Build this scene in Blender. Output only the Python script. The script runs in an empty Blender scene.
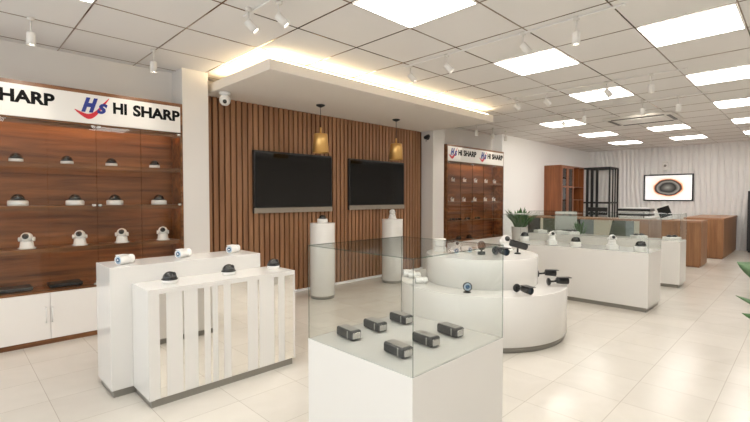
import bpy, bmesh, math, random
from mathutils import Matrix, Vector, noise
random.seed(7)
PI = math.pi
S = bpy.context.scene
COL = S.collection

# ------------------------------------------------------------------ materials
def nt(name):
    m = bpy.data.materials.new(name); m.use_nodes = True
    t = m.node_tree; t.nodes.clear()
    out = t.nodes.new('ShaderNodeOutputMaterial')
    return m, t, out

def lin(c):
    return tuple(((x / 12.92) if x <= .04045 else ((x + .055) / 1.055) ** 2.4) for x in c)

def hexc(h):
    h = h.lstrip('#')
    return lin([int(h[i:i + 2], 16) / 255 for i in (0, 2, 4)]) + (1,)

def plain(name, col, rough=.4, metal=0, spec=.5, coat=0, emit=0, emitcol=None, vary=.03, scale=6):
    m, t, out = nt(name)
    b = t.nodes.new('ShaderNodeBsdfPrincipled')
    t.links.new(b.outputs[0], out.inputs[0])
    c = hexc(col) if isinstance(col, str) else col
    b.inputs['Roughness'].default_value = rough
    b.inputs['Metallic'].default_value = metal
    b.inputs['Specular IOR Level'].default_value = spec
    b.inputs['Coat Weight'].default_value = coat
    if vary:
        tc = t.nodes.new('ShaderNodeTexCoord'); n = t.nodes.new('ShaderNodeTexNoise')
        n.inputs['Scale'].default_value = scale; n.inputs['Detail'].default_value = 3
        t.links.new(tc.outputs['Object'], n.inputs['Vector'])
        r = t.nodes.new('ShaderNodeMix'); r.data_type = 'RGBA'
        r.inputs[6].default_value = tuple(max(0, x * (1 - vary)) for x in c[:3]) + (1,)
        r.inputs[7].default_value = tuple(min(1, x * (1 + vary)) for x in c[:3]) + (1,)
        t.links.new(n.outputs['Fac'], r.inputs[0]); t.links.new(r.outputs[2], b.inputs['Base Color'])
    else:
        b.inputs['Base Color'].default_value = c
    if emit:
        b.inputs['Emission Color'].default_value = hexc(emitcol or col)
        b.inputs['Emission Strength'].default_value = emit
    return m

def wood(name, dark, light, axis=2, rough=.35, scale=1.0, stretch=14):
    m, t, out = nt(name)
    b = t.nodes.new('ShaderNodeBsdfPrincipled'); t.links.new(b.outputs[0], out.inputs[0])
    b.inputs['Roughness'].default_value = rough
    tc = t.nodes.new('ShaderNodeTexCoord'); mp = t.nodes.new('ShaderNodeMapping')
    s = [stretch * scale] * 3; s[axis] = .9 * scale
    mp.inputs['Scale'].default_value = s
    t.links.new(tc.outputs['Object'], mp.inputs['Vector'])
    n = t.nodes.new('ShaderNodeTexNoise'); n.inputs['Scale'].default_value = 1.2
    n.inputs['Detail'].default_value = 7; n.inputs['Roughness'].default_value = .62
    n.inputs['Distortion'].default_value = .35
    t.links.new(mp.outputs[0], n.inputs['Vector'])
    r = t.nodes.new('ShaderNodeValToRGB')
    r.color_ramp.elements[0].position = .33; r.color_ramp.elements[0].color = hexc(dark)
    r.color_ramp.elements[1].position = .67; r.color_ramp.elements[1].color = hexc(light)
    t.links.new(n.outputs['Fac'], r.inputs[0]); t.links.new(r.outputs[0], b.inputs['Base Color'])
    return m

def glass(name, tint=(.97, .985, .98), boost=1.0, haze=0.0):
    m, t, out = nt(name)
    tr = t.nodes.new('ShaderNodeBsdfTransparent'); tr.inputs[0].default_value = tint + (1,)
    gl = t.nodes.new('ShaderNodeBsdfGlossy'); gl.inputs['Roughness'].default_value = .01
    fr = t.nodes.new('ShaderNodeFresnel'); fr.inputs['IOR'].default_value = 1.45
    ge = t.nodes.new('ShaderNodeNewGeometry')
    inv = t.nodes.new('ShaderNodeMath'); inv.operation = 'SUBTRACT'; inv.inputs[0].default_value = 1
    t.links.new(ge.outputs['Backfacing'], inv.inputs[1])
    mu = t.nodes.new('ShaderNodeMath'); mu.operation = 'MULTIPLY'
    t.links.new(fr.outputs[0], mu.inputs[0]); t.links.new(inv.outputs[0], mu.inputs[1])
    m2 = t.nodes.new('ShaderNodeMath'); m2.operation = 'MULTIPLY'; m2.use_clamp = True; m2.inputs[1].default_value = boost
    t.links.new(mu.outputs[0], m2.inputs[0])
    mx = t.nodes.new('ShaderNodeMixShader')
    t.links.new(m2.outputs[0], mx.inputs[0]); t.links.new(tr.outputs[0], mx.inputs[1]); t.links.new(gl.outputs[0], mx.inputs[2])
    t.links.new(mx.outputs[0], out.inputs[0])
    return m

M = {}
M['lacquer'] = plain('white_lacquer', '#dedcd8', rough=.12, spec=.5, vary=.01)
M['cabwhite'] = plain('cabinet_white', '#ebe7e2', rough=.28, vary=.01)
M['wallpaint'] = plain('wall_paint', '#e0dcd7', rough=.75, vary=.015, scale=2)
M['whitewall'] = plain('white_wall_paint', '#f2f2f2', rough=.75, vary=.015, scale=2)
M['ceil'] = plain('ceiling_tile', '#e6e4e2', rough=.85, vary=.02, scale=1.5)
M['soffit'] = plain('soffit_paint', '#e4ded6', rough=.7, vary=.01)
M['tbar'] = plain('grid_metal', '#a89a8c', rough=.12, metal=1, vary=.02)
M['wood_h'] = wood('walnut_horizontal', '#4e2c15', '#956238', axis=0)
M['wood_v'] = wood('walnut_vertical', '#6d3a1c', '#915530', axis=2)
M['slat'] = wood('slat_oak', '#855c3e', '#a77a56', axis=2, rough=.5)
M['slatback'] = plain('slat_backing', '#51301b', rough=.7)
M['desk'] = wood('desk_walnut', '#80583a', '#a2754f', axis=2, rough=.4, scale=1.2)
M['desktop'] = wood('desk_top_walnut', '#8d6446', '#ac8060', axis=1, rough=.4, scale=1.2)
M['book'] = wood('bookcase_wood', '#6e3d20', '#8f5630', axis=2, rough=.35)
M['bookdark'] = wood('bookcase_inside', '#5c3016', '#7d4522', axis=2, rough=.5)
M['plinth'] = plain('grey_plinth', '#8c8880', rough=.35, metal=.2)
M['mirror'] = plain('mirror_strip', '#f4f2ee', rough=.03, metal=1, vary=0)
M['white'] = plain('white_plastic', '#ecebe8', rough=.28, vary=.01)
M['whitemetal'] = plain('white_metal', '#d9d6d1', rough=.4, vary=.01)
M['black'] = plain('black_plastic', '#1c1c1c', rough=.3)
M['dome'] = plain('black_dome', '#0c0d0d', rough=.06, spec=.6, coat=.5, vary=0)
M['darkgrey'] = plain('dark_grey_metal', '#3a3938', rough=.35, metal=.3)
M['boxtop'] = plain('box_grey_face', '#8b8984', rough=.35)
M['silver'] = plain('silver', '#c8c6c2', rough=.25, metal=.8)
M['tvbar'] = plain('tv_silver_bar', '#a39a8e', rough=.35, metal=.6)
M['screen'] = plain('tv_screen', '#070707', rough=.08, spec=.5, vary=0)
M['lens'] = plain('blue_lens', '#3c5f80', rough=.15, vary=0)
M['darklens'] = plain('dark_lens', '#34414d', rough=.15, vary=0)
M['lensring'] = plain('lens_ring', '#b9cbdc', rough=.2, vary=0)
M['gold'] = plain('brushed_gold', '#e6b972', rough=.3, metal=.75, vary=.08, scale=30)
M['glow'] = plain('lamp_glow', '#fff0cf', emit=9, emitcol='#ffdf9f', vary=0)
M['panel'] = plain('light_panel', '#ffffff', emit=9.5, emitcol='#fffaf3', vary=0)
M['cove'] = plain('cove_led', '#ffe9b5', emit=16, emitcol='#ffe6ba', vary=0)
M['shelfled'] = plain('shelf_led', '#ffc080', emit=12, emitcol='#ffb67c', vary=0)
M['spotface'] = plain('spot_face', '#ffffff', emit=14, emitcol='#fff4e4', vary=0)
M['sign'] = plain('sign_face', '#e8e5e0', rough=.3, vary=.01)
M['ink'] = plain('sign_black', '#070707', rough=.6, spec=.15, vary=0)
M['navy'] = plain('sign_navy', '#1c2f86', rough=.35, vary=0)
M['red'] = plain('sign_red', '#cf2433', rough=.35, vary=0)
M['blackmetal'] = plain('black_metal', '#1d1e20', rough=.45)
M['leaf'] = plain('leaf_green', '#3f6b33', rough=.4, vary=.35, scale=9)
M['leafpale'] = plain('leaf_pale', '#5f7c58', rough=.4, vary=.2, scale=9)
M['soil'] = plain('soil', '#3a2b1f', rough=.95, vary=.3, scale=40)
M['dslate'] = plain('slate_panel', '#35332f', rough=.2)
M['greengrey'] = plain('green_grey_panel', '#555c4e', rough=.2)
M['bluegrey'] = plain('blue_grey_panel', '#808a8c', rough=.2)
M['cream'] = plain('cream_panel', '#cbc5b4', rough=.25)
M['mesh'] = plain('pale_mesh', '#bdbfbb', rough=.6, vary=.3, scale=60)
M['glass'] = glass('clear_glass', (.965, .975, .97), boost=.7)
M['doorglass'] = glass('cabinet_glass', (.95, .96, .955), boost=1.0)
def edge_glass(name, col, tr):
    m, t, out = nt(name)
    b = t.nodes.new('ShaderNodeBsdfPrincipled'); b.inputs['Base Color'].default_value = hexc(col); b.inputs['Roughness'].default_value = .1
    a = t.nodes.new('ShaderNodeBsdfTransparent'); a.inputs[0].default_value = (.8, .86, .83, 1)
    x = t.nodes.new('ShaderNodeMixShader'); x.inputs[0].default_value = 1 - tr
    t.links.new(a.outputs[0], x.inputs[1]); t.links.new(b.outputs[0], x.inputs[2]); t.links.new(x.outputs[0], out.inputs[0])
    return m
M['glassedge'] = edge_glass('glass_edge', '#3c5a50', .55)
M['glassdark'] = plain('glass_edge_dark', '#26332c', rough=.1, vary=0)

def floor_material():
    m, t, out = nt('floor_tile')
    b = t.nodes.new('ShaderNodeBsdfPrincipled'); t.links.new(b.outputs[0], out.inputs[0])
    tc = t.nodes.new('ShaderNodeTexCoord')
    mp = t.nodes.new('ShaderNodeMapping'); mp.inputs['Location'].default_value = (-.41, -.368, 0)
    t.links.new(tc.outputs['Object'], mp.inputs['Vector'])
    br = t.nodes.new('ShaderNodeTexBrick'); br.offset = 0; br.squash = 1
    br.inputs['Scale'].default_value = 1
    br.inputs['Brick Width'].default_value = .3975; br.inputs['Row Height'].default_value = .3975
    br.inputs['Mortar Size'].default_value = .0016; br.inputs['Mortar Smooth'].default_value = .1
    br.inputs['Bias'].default_value = 0
    br.inputs['Color1'].default_value = hexc('#dcd7ce'); br.inputs['Color2'].default_value = hexc('#d6d1c8')
    br.inputs['Mortar'].default_value = hexc('#b5ada1')
    t.links.new(mp.outputs[0], br.inputs['Vector'])
    n = t.nodes.new('ShaderNodeTexNoise'); n.inputs['Scale'].default_value = 2.2; n.inputs['Detail'].default_value = 8
    n.inputs['Distortion'].default_value = 1.6
    t.links.new(tc.outputs['Object'], n.inputs['Vector'])
    rp = t.nodes.new('ShaderNodeValToRGB')
    rp.color_ramp.elements[0].position = .3; rp.color_ramp.elements[0].color = (.86, .85, .83, 1)
    rp.color_ramp.elements[1].position = .7; rp.color_ramp.elements[1].color = (1, 1, 1, 1)
    t.links.new(n.outputs['Fac'], rp.inputs[0])
    mx = t.nodes.new('ShaderNodeMix'); mx.data_type = 'RGBA'; mx.blend_type = 'MULTIPLY'; mx.inputs[0].default_value = .55
    t.links.new(br.outputs['Color'], mx.inputs[6]); t.links.new(rp.outputs[0], mx.inputs[7])
    t.links.new(mx.outputs[2], b.inputs['Base Color'])
    b.inputs['Roughness'].default_value = .2
    b.inputs['Specular IOR Level'].default_value = .45
    return m
M['floor'] = floor_material()

def art_material():
    # screen picture with a faint glow of its own: a dark oval camera body with an orange halo on white
    m, t, out = nt('screen_picture')
    b = t.nodes.new('ShaderNodeBsdfPrincipled'); t.links.new(b.outputs[0], out.inputs[0])
    tc = t.nodes.new('ShaderNodeTexCoord'); mp = t.nodes.new('ShaderNodeMapping')
    mp.inputs['Scale'].default_value = (1, 1 / .43, 1 / .335)
    t.links.new(tc.outputs['Object'], mp.inputs['Vector'])
    g = t.nodes.new('ShaderNodeVectorMath'); g.operation = 'LENGTH'
    sx = t.nodes.new('ShaderNodeVectorMath'); sx.operation = 'MULTIPLY'; sx.inputs[1].default_value = (0, 1, 1.12)
    n = t.nodes.new('ShaderNodeTexNoise'); n.inputs['Scale'].default_value = 2.2
    t.links.new(mp.outputs[0], n.inputs['Vector'])
    t.links.new(mp.outputs[0], sx.inputs[0]); t.links.new(sx.outputs[0], g.inputs[0])
    ad = t.nodes.new('ShaderNodeMath'); ad.operation = 'MULTIPLY_ADD'; ad.inputs[1].default_value = .14; ad.inputs[2].default_value = -.07
    t.links.new(n.outputs['Fac'], ad.inputs[0])
    su = t.nodes.new('ShaderNodeMath'); su.operation = 'ADD'
    t.links.new(g.outputs['Value'], su.inputs[0]); t.links.new(ad.outputs[0], su.inputs[1])
    r = t.nodes.new('ShaderNodeValToRGB'); cr = r.color_ramp
    cr.elements[0].position = 0; cr.elements[0].color = hexc('#8e8d86')
    cr.elements[1].position = 1; cr.elements[1].color = hexc('#ffffff')
    for p, c in ((.2, '#5b5955'), (.38, '#161514'), (.52, '#8d8a84'), (.6, '#151313'), (.66, '#7a3b22'), (.70, '#efb48c'), (.80, '#fdf0e8')):
        e = cr.elements.new(p); e.color = hexc(c)
    t.links.new(su.outputs[0], r.inputs[0])
    t.links.new(r.outputs[0], b.inputs['Base Color'])
    t.links.new(r.outputs[0], b.inputs['Emission Color']); b.inputs['Emission Strength'].default_value = .45
    b.inputs['Roughness'].default_value = .3
    return m
M['art'] = art_material()

# ------------------------------------------------------------------ mesh builder
class MB:
    def __init__(s): s.bm = bmesh.new()
    def _fin(s, geom_verts, mat, mi):
        if mat is not None: bmesh.ops.transform(s.bm, matrix=mat, verts=geom_verts)
        fs = set(f for v in geom_verts for f in v.link_faces)
        for f in fs: f.material_index = mi
        return fs
    def box(s, x0, y0, z0, x1, y1, z1, bev=0, mat=None, mi=0, seg=2):
        r = bmesh.ops.create_cube(s.bm, size=1)
        vs = r['verts']
        for v in vs:
            v.co = Vector(((x0 + x1) / 2 + v.co.x * (x1 - x0), (y0 + y1) / 2 + v.co.y * (y1 - y0), (z0 + z1) / 2 + v.co.z * (z1 - z0)))
        if bev:
            es = list(set(e for v in vs for e in v.link_edges))
            rr = bmesh.ops.bevel(s.bm, geom=es, offset=bev, segments=seg, profile=.5, affect='EDGES')
            vs = list(set(rr['verts']) | set(v for f in rr['faces'] for v in f.verts))
            vs = list(set(v for v in vs) | set(x for v in vs for f in v.link_faces for x in f.verts))
        s._fin(vs, mat, mi); return s
    def lathe(s, prof, seg=32, mat=None, mi=0, cap=True):
        rings = []; allv = []
        for r, z in prof:
            if r < 1e-6:
                v = s.bm.verts.new((0, 0, z)); rings.append([v]); allv.append(v)
            else:
                ring = [s.bm.verts.new((r * math.cos(2 * PI * i / seg), r * math.sin(2 * PI * i / seg), z)) for i in range(seg)]
                rings.append(ring); allv += ring
        for a, b in zip(rings[:-1], rings[1:]):
            for i in range(seg):
                j = (i + 1) % seg
                if len(a) == 1 and len(b) == 1: continue
                if len(a) == 1: f = [a[0], b[j], b[i]][::-1]
                elif len(b) == 1: f = [a[i], a[j], b[0]]
                else: f = [a[i], a[j], b[j], b[i]]
                try: fc = s.bm.faces.new(f); fc.smooth = True
                except ValueError: pass
        if cap:
            if len(rings[0]) > 1: s.bm.faces.new(rings[0][::-1])
            if len(rings[-1]) > 1: s.bm.faces.new(rings[-1])
        s._fin(allv, mat, mi); return s
    def tube(s, pts, rad, seg=10, mi=0):
        pts = [Vector(p) for p in pts]; n = len(pts)
        rad = rad if isinstance(rad, (list, tuple)) else [rad] * n
        rings = []; up = Vector((0, 0, 1))
        for i, p in enumerate(pts):
            d = (pts[min(i + 1, n - 1)] - pts[max(i - 1, 0)]).normalized()
            u = up if abs(d.dot(up)) < .95 else Vector((1, 0, 0))
            a = d.cross(u).normalized(); b = d.cross(a).normalized()
            rings.append([s.bm.verts.new(p + (a * math.cos(2 * PI * k / seg) + b * math.sin(2 * PI * k / seg)) * rad[i]) for k in range(seg)])
        for a, b in zip(rings[:-1], rings[1:]):
            for k in range(seg):
                f = s.bm.faces.new([a[k], b[k], b[(k + 1) % seg], a[(k + 1) % seg]]); f.smooth = True; f.material_index = mi
        for r in (rings[0], rings[-1][::-1]):
            f = s.bm.faces.new(r); f.material_index = mi
        return s
    def prism(s, poly, thick, mat=None, mi=0):
        # poly in XY, extruded in Z from 0 to thick
        a = [s.bm.verts.new((x, y, 0)) for x, y in poly]; b = [s.bm.verts.new((x, y, thick)) for x, y in poly]
        n = len(poly)
        s.bm.faces.new(a[::-1]); s.bm.faces.new(b)
        for i in range(n): s.bm.faces.new([a[i], a[(i + 1) % n], b[(i + 1) % n], b[i]])
        s._fin(a + b, mat, mi); return s
    def build(s, name, mats, parent=None):
        bmesh.ops.recalc_face_normals(s.bm, faces=s.bm.faces[:])
        me = bpy.data.meshes.new(name); s.bm.to_mesh(me); s.bm.free()
        for m in (mats if isinstance(mats, (list, tuple)) else [mats]): me.materials.append(m)
        o = bpy.data.objects.new(name, me); COL.objects.link(o)
        if parent: o.parent = parent
        return o

def T(x, y, z): return Matrix.Translation((x, y, z))
def R(a, ax): return Matrix.Rotation(a, 4, ax)

def tag(o, label, cat, group=None):
    o['label'] = label; o['category'] = cat
    if group: o['group'] = group
    return o
def thing(name, label, cat, loc=(0, 0, 0), rz=0, group=None):
    o = bpy.data.objects.new(name, None); COL.objects.link(o)
    o.empty_display_size = .05
    o.location = loc; o.rotation_euler = (0, 0, rz)
    return tag(o, label, cat, group)
def struct(name, mb, mat):
    o = mb.build(name, mat); o['kind'] = 'structure'; return o
def kids(o): return [c for c in bpy.data.objects if c.parent == o]
def copy_tree(o, parent=None):
    c = o.copy(); COL.objects.link(c)
    if parent: c.parent = parent
    for ch in kids(o): copy_tree(ch, c)
    return c
def dup(o, loc, rz, label, group=None, scale=None):
    c = copy_tree(o); c.location = loc; c.rotation_euler = (0, 0, rz); c['label'] = label
    if group: c['group'] = group
    if scale: c.scale = (scale,) * 3
    return c
class Kind:
    """first call moves the prototype itself, later calls copy it"""
    def __init__(s, maker): s.maker = maker; s.o = None
    def put(s, loc, rz, label, group=None, scale=None):
        if s.o is None:
            s.o = s.maker(label); c = s.o
            c.location = loc; c.rotation_euler = (0, 0, rz)
            if group: c['group'] = group
            if scale: c.scale = (scale,) * 3
            return c
        return dup(s.o, loc, rz, label, group, scale)

H = 2.48
# ------------------------------------------------------------------ setting
XN, XB, YR, YL = -2.4, 12.95, -2.8, 4.65
struct('floor', MB().box(XN, YR, -.06, XB + .1, YL + .1, 0), M['floor'])
struct('ceiling', MB().box(XN, YR, H, XB + .1, YL + .1, H + .06), M['ceil'])
struct('wall_left', MB().box(XN, YL, 0, XB + .1, YL + .1, H), M['wallpaint'])
struct('wall_right', MB().box(XN, YR - .1, 0, XB + .1, YR, H), M['wallpaint'])
wn = MB()   # unseen near wall with an added glazed opening, so daylight brightens the room
wn.box(XN - .1, YR - .1, 0, XN, YL + .1, .10); wn.box(XN - .1, YR - .1, 2.36, XN, YL + .1, H)
wn.box(XN - .1, YR - .1, .10, XN, -2.5, 2.36); wn.box(XN - .1, 4.3, .10, XN, YL + .1, 2.36)
struct('wall_near', wn, M['wallpaint'])
wf = MB()
for yy in (-2.5, -.8, .9, 2.6, 4.26): wf.box(XN - .07, yy, .10, XN - .03, yy + .04, 2.36)
struct('trim_3', wf, M['darkgrey'])
struct('added_window_1', MB().box(XN - .053, -2.5, .10, XN - .047, 4.3, 2.36), M['glass'])  # pane of the added opening, never in view
pl = bpy.data.lights.new('sky_portal', 'AREA'); pl.shape = 'RECTANGLE'; pl.size = 2.26; pl.size_y = 6.8; pl.cycles.is_portal = True
po = bpy.data.objects.new('sky_portal', pl); COL.objects.link(po)
po.location = (XN - .045, .9, 1.23); po.rotation_euler = (0, -PI / 2, 0)
struct('wall_pier_left', MB().box(1.675, 4.385, 0, 1.935, YL, H), M['wallpaint'])
struct('wall_pier_middle', MB().box(5.69, 4.385, 0, 5.99, YL, H), M['wallpaint'])
struct('wall_left_far', MB().box(8.0, 4.42, 0, XB, YL, H), M['whitewall'])

def wave_wall():
    bm = bmesh.new()
    y0, y1, ny, nz = YR, 4.42, 760, 44
    V = []
    for i in range(ny + 1):
        y = y0 + (y1 - y0) * i / ny; row = []
        for k in range(nz + 1):
            z = H * k / nz
            w = noise.noise(Vector((y * 1.1, z * .6, 3.1))) * .13 + noise.noise(Vector((y * 3.1, z * 1.7, 9.4))) * .045
            p = (y + w) / .12
            h = abs(math.sin(PI * p))
            d = .09 * h ** .3
            row.append(bm.verts.new((XB - d, y, z)))
        V.append(row)
    for i in range(ny):
        for k in range(nz):
            f = bm.faces.new([V[i][k], V[i][k + 1], V[i + 1][k + 1], V[i + 1][k]]); f.smooth = True
    # give the panel its thickness
    B = [bm.verts.new(c) for c in ((XB + .1, y0, 0), (XB + .1, y0, H), (XB + .1, y1, H), (XB + .1, y1, 0))]
    bm.faces.new(B)
    bm.faces.new([B[0], B[1]] + [V[0][k] for k in range(nz, -1, -1)])
    bm.faces.new([B[2], B[3]] + [V[ny][k] for k in range(nz + 1)])
    m = MB(); m.bm.free(); m.bm = bm
    return m
struct('wall_back', wave_wall(), plain('wave_panel', '#ecebea', rough=.5, vary=.01))

# ceiling grid of metal bars
TL = .5968
g = MB()
x = .718 - 5 * TL
while x < XB:
    if x > XN: g.box(x - .0045, YR, H - .003, x + .0045, YL, H)
    x += TL
y = .366 - 5 * TL
while y < YL:
    if y > YR: g.box(XN, y - .0045, H - .0032, XB, y + .0045, H)
    y += TL
struct('trim_1', g, M['tbar'])

# soffit and its cove light
struct('ceiling_soffit', MB().box(1.99, 3.285, 2.30, 5.688, 4.648, 2.395, bev=.004), M['soffit'])
cv = MB()
cv.box(2.04, 3.33, 2.396, 5.62, 3.36, 2.415)
cv.box(2.04, 3.36, 2.396, 2.07, 4.35, 2.415)
tag(cv.build('led_strip', M['cove']), 'warm glowing LED strip hidden on top of the dropped ceiling over the slatted wall', 'light strip')
wd = MB(); wd.box(2.3, 3.9, 2.395, 5.4, 4.3, 2.479)
struct('trim_2', wd, M['soffit'])

# slatted timber wall
sl = MB(); sl.box(1.937, 4.628, 0.0, 5.688, 4.648, 2.298, mi=1)
x = 1.94
while x + .052 < 5.69:
    sl.box(x, 4.598, .03, x + .052, 4.63, 2.298, bev=.002, seg=1); x += .0698
tag(sl.build('slat_wall_panel', [M['slat'], M['slatback']]), 'brown wooden slat panelling covering the wall behind the two televisions', 'wall panel')
struct('baseboard_left', MB().box(1.937, 4.59, 0, 5.688, 4.648, .03), M['whitewall'])

# ------------------------------------------------------------------ ceiling light panels
def make_panel(label):
    t = thing('ceiling_light', label, 'ceiling light')
    f = MB(); w = TL - .014
    f.box(0, 0, -.006, w, .008, 0); f.box(0, w - .008, -.006, w, w, 0); f.box(0, .008, -.006, .008, w - .008, 0); f.box(w - .008, .008, -.006, w, w - .008, 0)
    f.build('frame', M['whitemetal'], t)
    MB().box(.008, .008, -.005, w - .008, w - .008, -.001).build('diffuser', M['panel'], t)
    return t
KP = Kind(make_panel)
names = {
 (0, 2): 'square ceiling light panel cut off by the top edge above the left cabinet',
 (1, 1): 'large square ceiling light panel at the top, nearest in view above the soffit',
 (2, 0): 'large bright ceiling light panel at the top right, nearest of the right-hand row',
 (2, 1): 'ceiling light panel right of the spotlight track, second of the middle row',
 (3, 1): 'ceiling light panel with a small spotlight hanging in front of its middle',
 (3, 0): 'second ceiling light panel of the right-hand row, at the right edge',
 (4, 2): 'ceiling light panel just beyond the end of the glowing soffit',
 (4, 0): 'third ceiling light panel of the right-hand row',
 (5, 0): 'fourth ceiling light panel of the right-hand row, far off at the right edge',
 (5, 1): 'ceiling light panel just behind the air conditioning cassette',
 (6, 1): 'ceiling light panel nearest the wavy wall, above the wall screen',
 (5, 2): 'ceiling light panel above the tall brown bookcase, nearer of two',
 (6, 2): 'ceiling light panel near the far left corner, above the black rack',
 (6, 0): 'smallest ceiling light panel at the far right edge by the wavy wall',
}
for (i, j), lb in names.items():
    KP.put((.12 + 1.792 * i + .007, .366 - TL + 2 * TL * j + .007 + (TL if 0 else 0), H - .003), 0, lb, 'square ceiling light panels') if False else \
    KP.put((.121 + 1.7904 * i + .007, .366 + 2 * TL * j + .007, H - .003), 0, lb, 'square ceiling light panels')
for i, j in ((0, 1), (0, 0), (1, 0), (1, -1), (3, -1), (5, -1), (0, -1)):
    KP.put((.121 + 1.7904 * i + .007, .366 + 2 * TL * j + .007, H - .003), 0, 'square ceiling light panel outside the right of the picture', 'ceiling light panels beyond the frame')

# air conditioning cassette
t = thing('air_conditioner', 'slim white ceiling air conditioning cassette among the far light panels', 'air conditioner', (7.58, 1.46, H))
MB().box(0, 0, -.035, .80, .96, 0, bev=.01).build('housing', M['whitemetal'], t)
for a in (.05, .70): MB().box(a, .12, -.041, a + .05, .84, -.03, bev=.002).build('air_slot', M['darkgrey'], t)
for a in (.05, .86): MB().box(.13, a, -.041, .67, a + .05, -.03, bev=.002).build('air_slot', M['darkgrey'], t)
gr = MB(); gr.box(.16, .15, -.040, .64, .81, -.03)
for k in range(10): gr.box(.17, .165 + k * .064, -.044, .63, .195 + k * .064, -.039)
gr.build('grille', M['white'], t)

# ------------------------------------------------------------------ track spotlights
def make_spot(tilt, stem):
    def mk(label):
        t = thing('spotlight', label, 'spotlight')
        MB().lathe([(.022, 0), (.022, -.02), (.006, -.024)], 16).build('mount', M['whitemetal'], t)
        MB().tube([(0, 0, -.02), (0, 0, -stem)], .006, 8).build('stem', M['whitemetal'], t)
        mat = T(0, 0, -stem) @ R(tilt, 'X')
        MB().lathe([(.0, .015), (.022, .015), (.027, .008), (.029, -.075), (.024, -.075), (.023, -.06), (0, -.06)], 24, mat=mat, cap=False).build('lamp_head', M['whitemetal'], t)
        MB().lathe([(0, -.064), (.0225, -.064), (.0225, -.061), (0, -.061)], 20, mat=mat).build('lens', M['spotface'], t)
        return t
    return mk
KV = Kind(make_spot(0, .12)); KT = Kind(make_spot(.75, .10))
def lamp(o, loc, target, w, size=1.0, blend=.6, col=(1, .9, .75)):
    l = bpy.data.lights.new('spot_beam', 'SPOT'); l.energy = w; l.spot_size = size; l.spot_blend = blend
    l.color = col; l.shadow_soft_size = .03
    b = bpy.data.objects.new('spot_beam', l); COL.objects.link(b)
    b.location = loc; d = Vector(target) - Vector(loc); b.rotation_euler = d.to_track_quat('-Z', 'Y').to_euler()
    return b
KV.put((.455, 3.93, H), 0, 'white cylinder spotlight hanging above the left cabinet, nearest the left edge', 'white ceiling spotlights')
KV.put((1.30, 4.03, H), 0, 'white cylinder spotlight hanging above the right end of the left cabinet, beside the pier', 'white ceiling spotlights')
for (x, y, rz, lb) in (
  (1.476, 2.70, .9, 'lit white spotlight on the upper left track, lower of its pair'),
  (1.568, 2.47, .9, 'lit white spotlight on the upper left track, upper of its pair at the picture top'),
  (3.22, 2.76, .6, 'white track spotlight closest to the glowing cove, left end of the middle track'),
  (3.20, 2.32, .6, 'white track spotlight second from the left end of the middle track'),
  (3.20, 1.60, .8, 'white track spotlight just above a corner of the second middle light panel'),
  (5.22, 2.31, .6, 'small white spotlight on the second track, between two light panels'),
  (5.20, 2.69, .6, 'small white spotlight at the left end of the second track, near the cove end'),
  (5.20, 1.62, .8, 'grey silhouetted spotlight in front of a lit ceiling panel'),
  (6.95, 2.79, .6, 'tiny spotlight in front of the light panel beyond the soffit')):
    KT.put((x, y, H), rz + PI, lb, 'white ceiling spotlights')
for (x, y, lb) in ((3.20, 1.20, 'white upright track spotlight right of the middle track, largest hanging straight down'),
  (5.20, 1.19, 'white upright spotlight at the right end of the second track'),
  (6.55, 1.20, 'white upright spotlight above the air conditioner, at its right'),
  (6.50, 1.58, 'white upright spotlight above the air conditioner, at its middle'),
  (6.55, 2.33, 'faint white upright spotlight left of the air conditioner'),
  (6.60, 4.14, 'tiny white spotlight above the sign of the far cabinet, left one'),
  (7.15, 4.14, 'tiny white spotlight above the sign of the far cabinet, middle one'),
  (7.62, 4.14, 'tiny white spotlight above the right end of the far cabinet sign')):
    KV.put((x, y, H), 0, lb, 'white ceiling spotlights')
def track(x, y0, y1, lb):
    t = thing('spotlight_track', lb, 'light track', (x, y0, H), 0, 'ceiling spotlight tracks')
    MB().box(-.013, 0, -.014, .013, y1 - y0, -.003, bev=.002).build('rail', M['ceil'], t)
    MB().box(-.014, -.012, -.015, .014, 0, -.003).build('end_cap', M['white'], t)
track(1.52, 1.9, 2.84, 'thin white spotlight track near the top left of the ceiling')
track(3.20, .9, 2.86, 'white spotlight track crossing the middle of the ceiling')
track(5.20, .9, 2.80, 'thin white spotlight track beyond the second row of light panels')
track(6.55, .9, 2.90, 'thin white spotlight track in front of the air conditioner')

beams = []
for loc, tg, w, sz in (((.455, 3.90, 2.27), (.35, 4.4, 1.95), 5, 1.1), ((1.30, 4.0, 2.27), (1.22, 4.4, 1.96), 4, 1.0),
    ((6.60, 4.10, 2.27), (6.25, 4.4, 1.98), 5, 1.0), ((7.62, 4.10, 2.27), (7.35, 4.4, 1.95), 5, 1.0),
    ((1.50, 2.72, 2.30), (2.2, 3.3, 0), 18, 1.3), ((3.25, 2.7, 2.3), (3.7, 3.6, 0), 18, 1.3), ((3.2, 1.6, 2.3), (3.4, 2.2, .6), 14, 1.2),
    ((5.9, 4.1, 2.3), (5.85, 4.39, 1.5), 4, .7), ((6.96, 2.83, 2.33), (9.0, 4.42, 1.3), 55, 1.3), ((6.56, 2.36, 2.33), (10.6, 4.42, 1.4), 60, .9),  # beams to the far walls, also next line, added to brighten that end
    ((6.56, 1.62, 2.33), (12.9, 2.9, 1.3), 60, .75), ((6.56, 1.24, 2.33), (12.9, .9, 1.3), 50, .7)):
    beams.append(lamp(None, loc, tg, w, sz))

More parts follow.
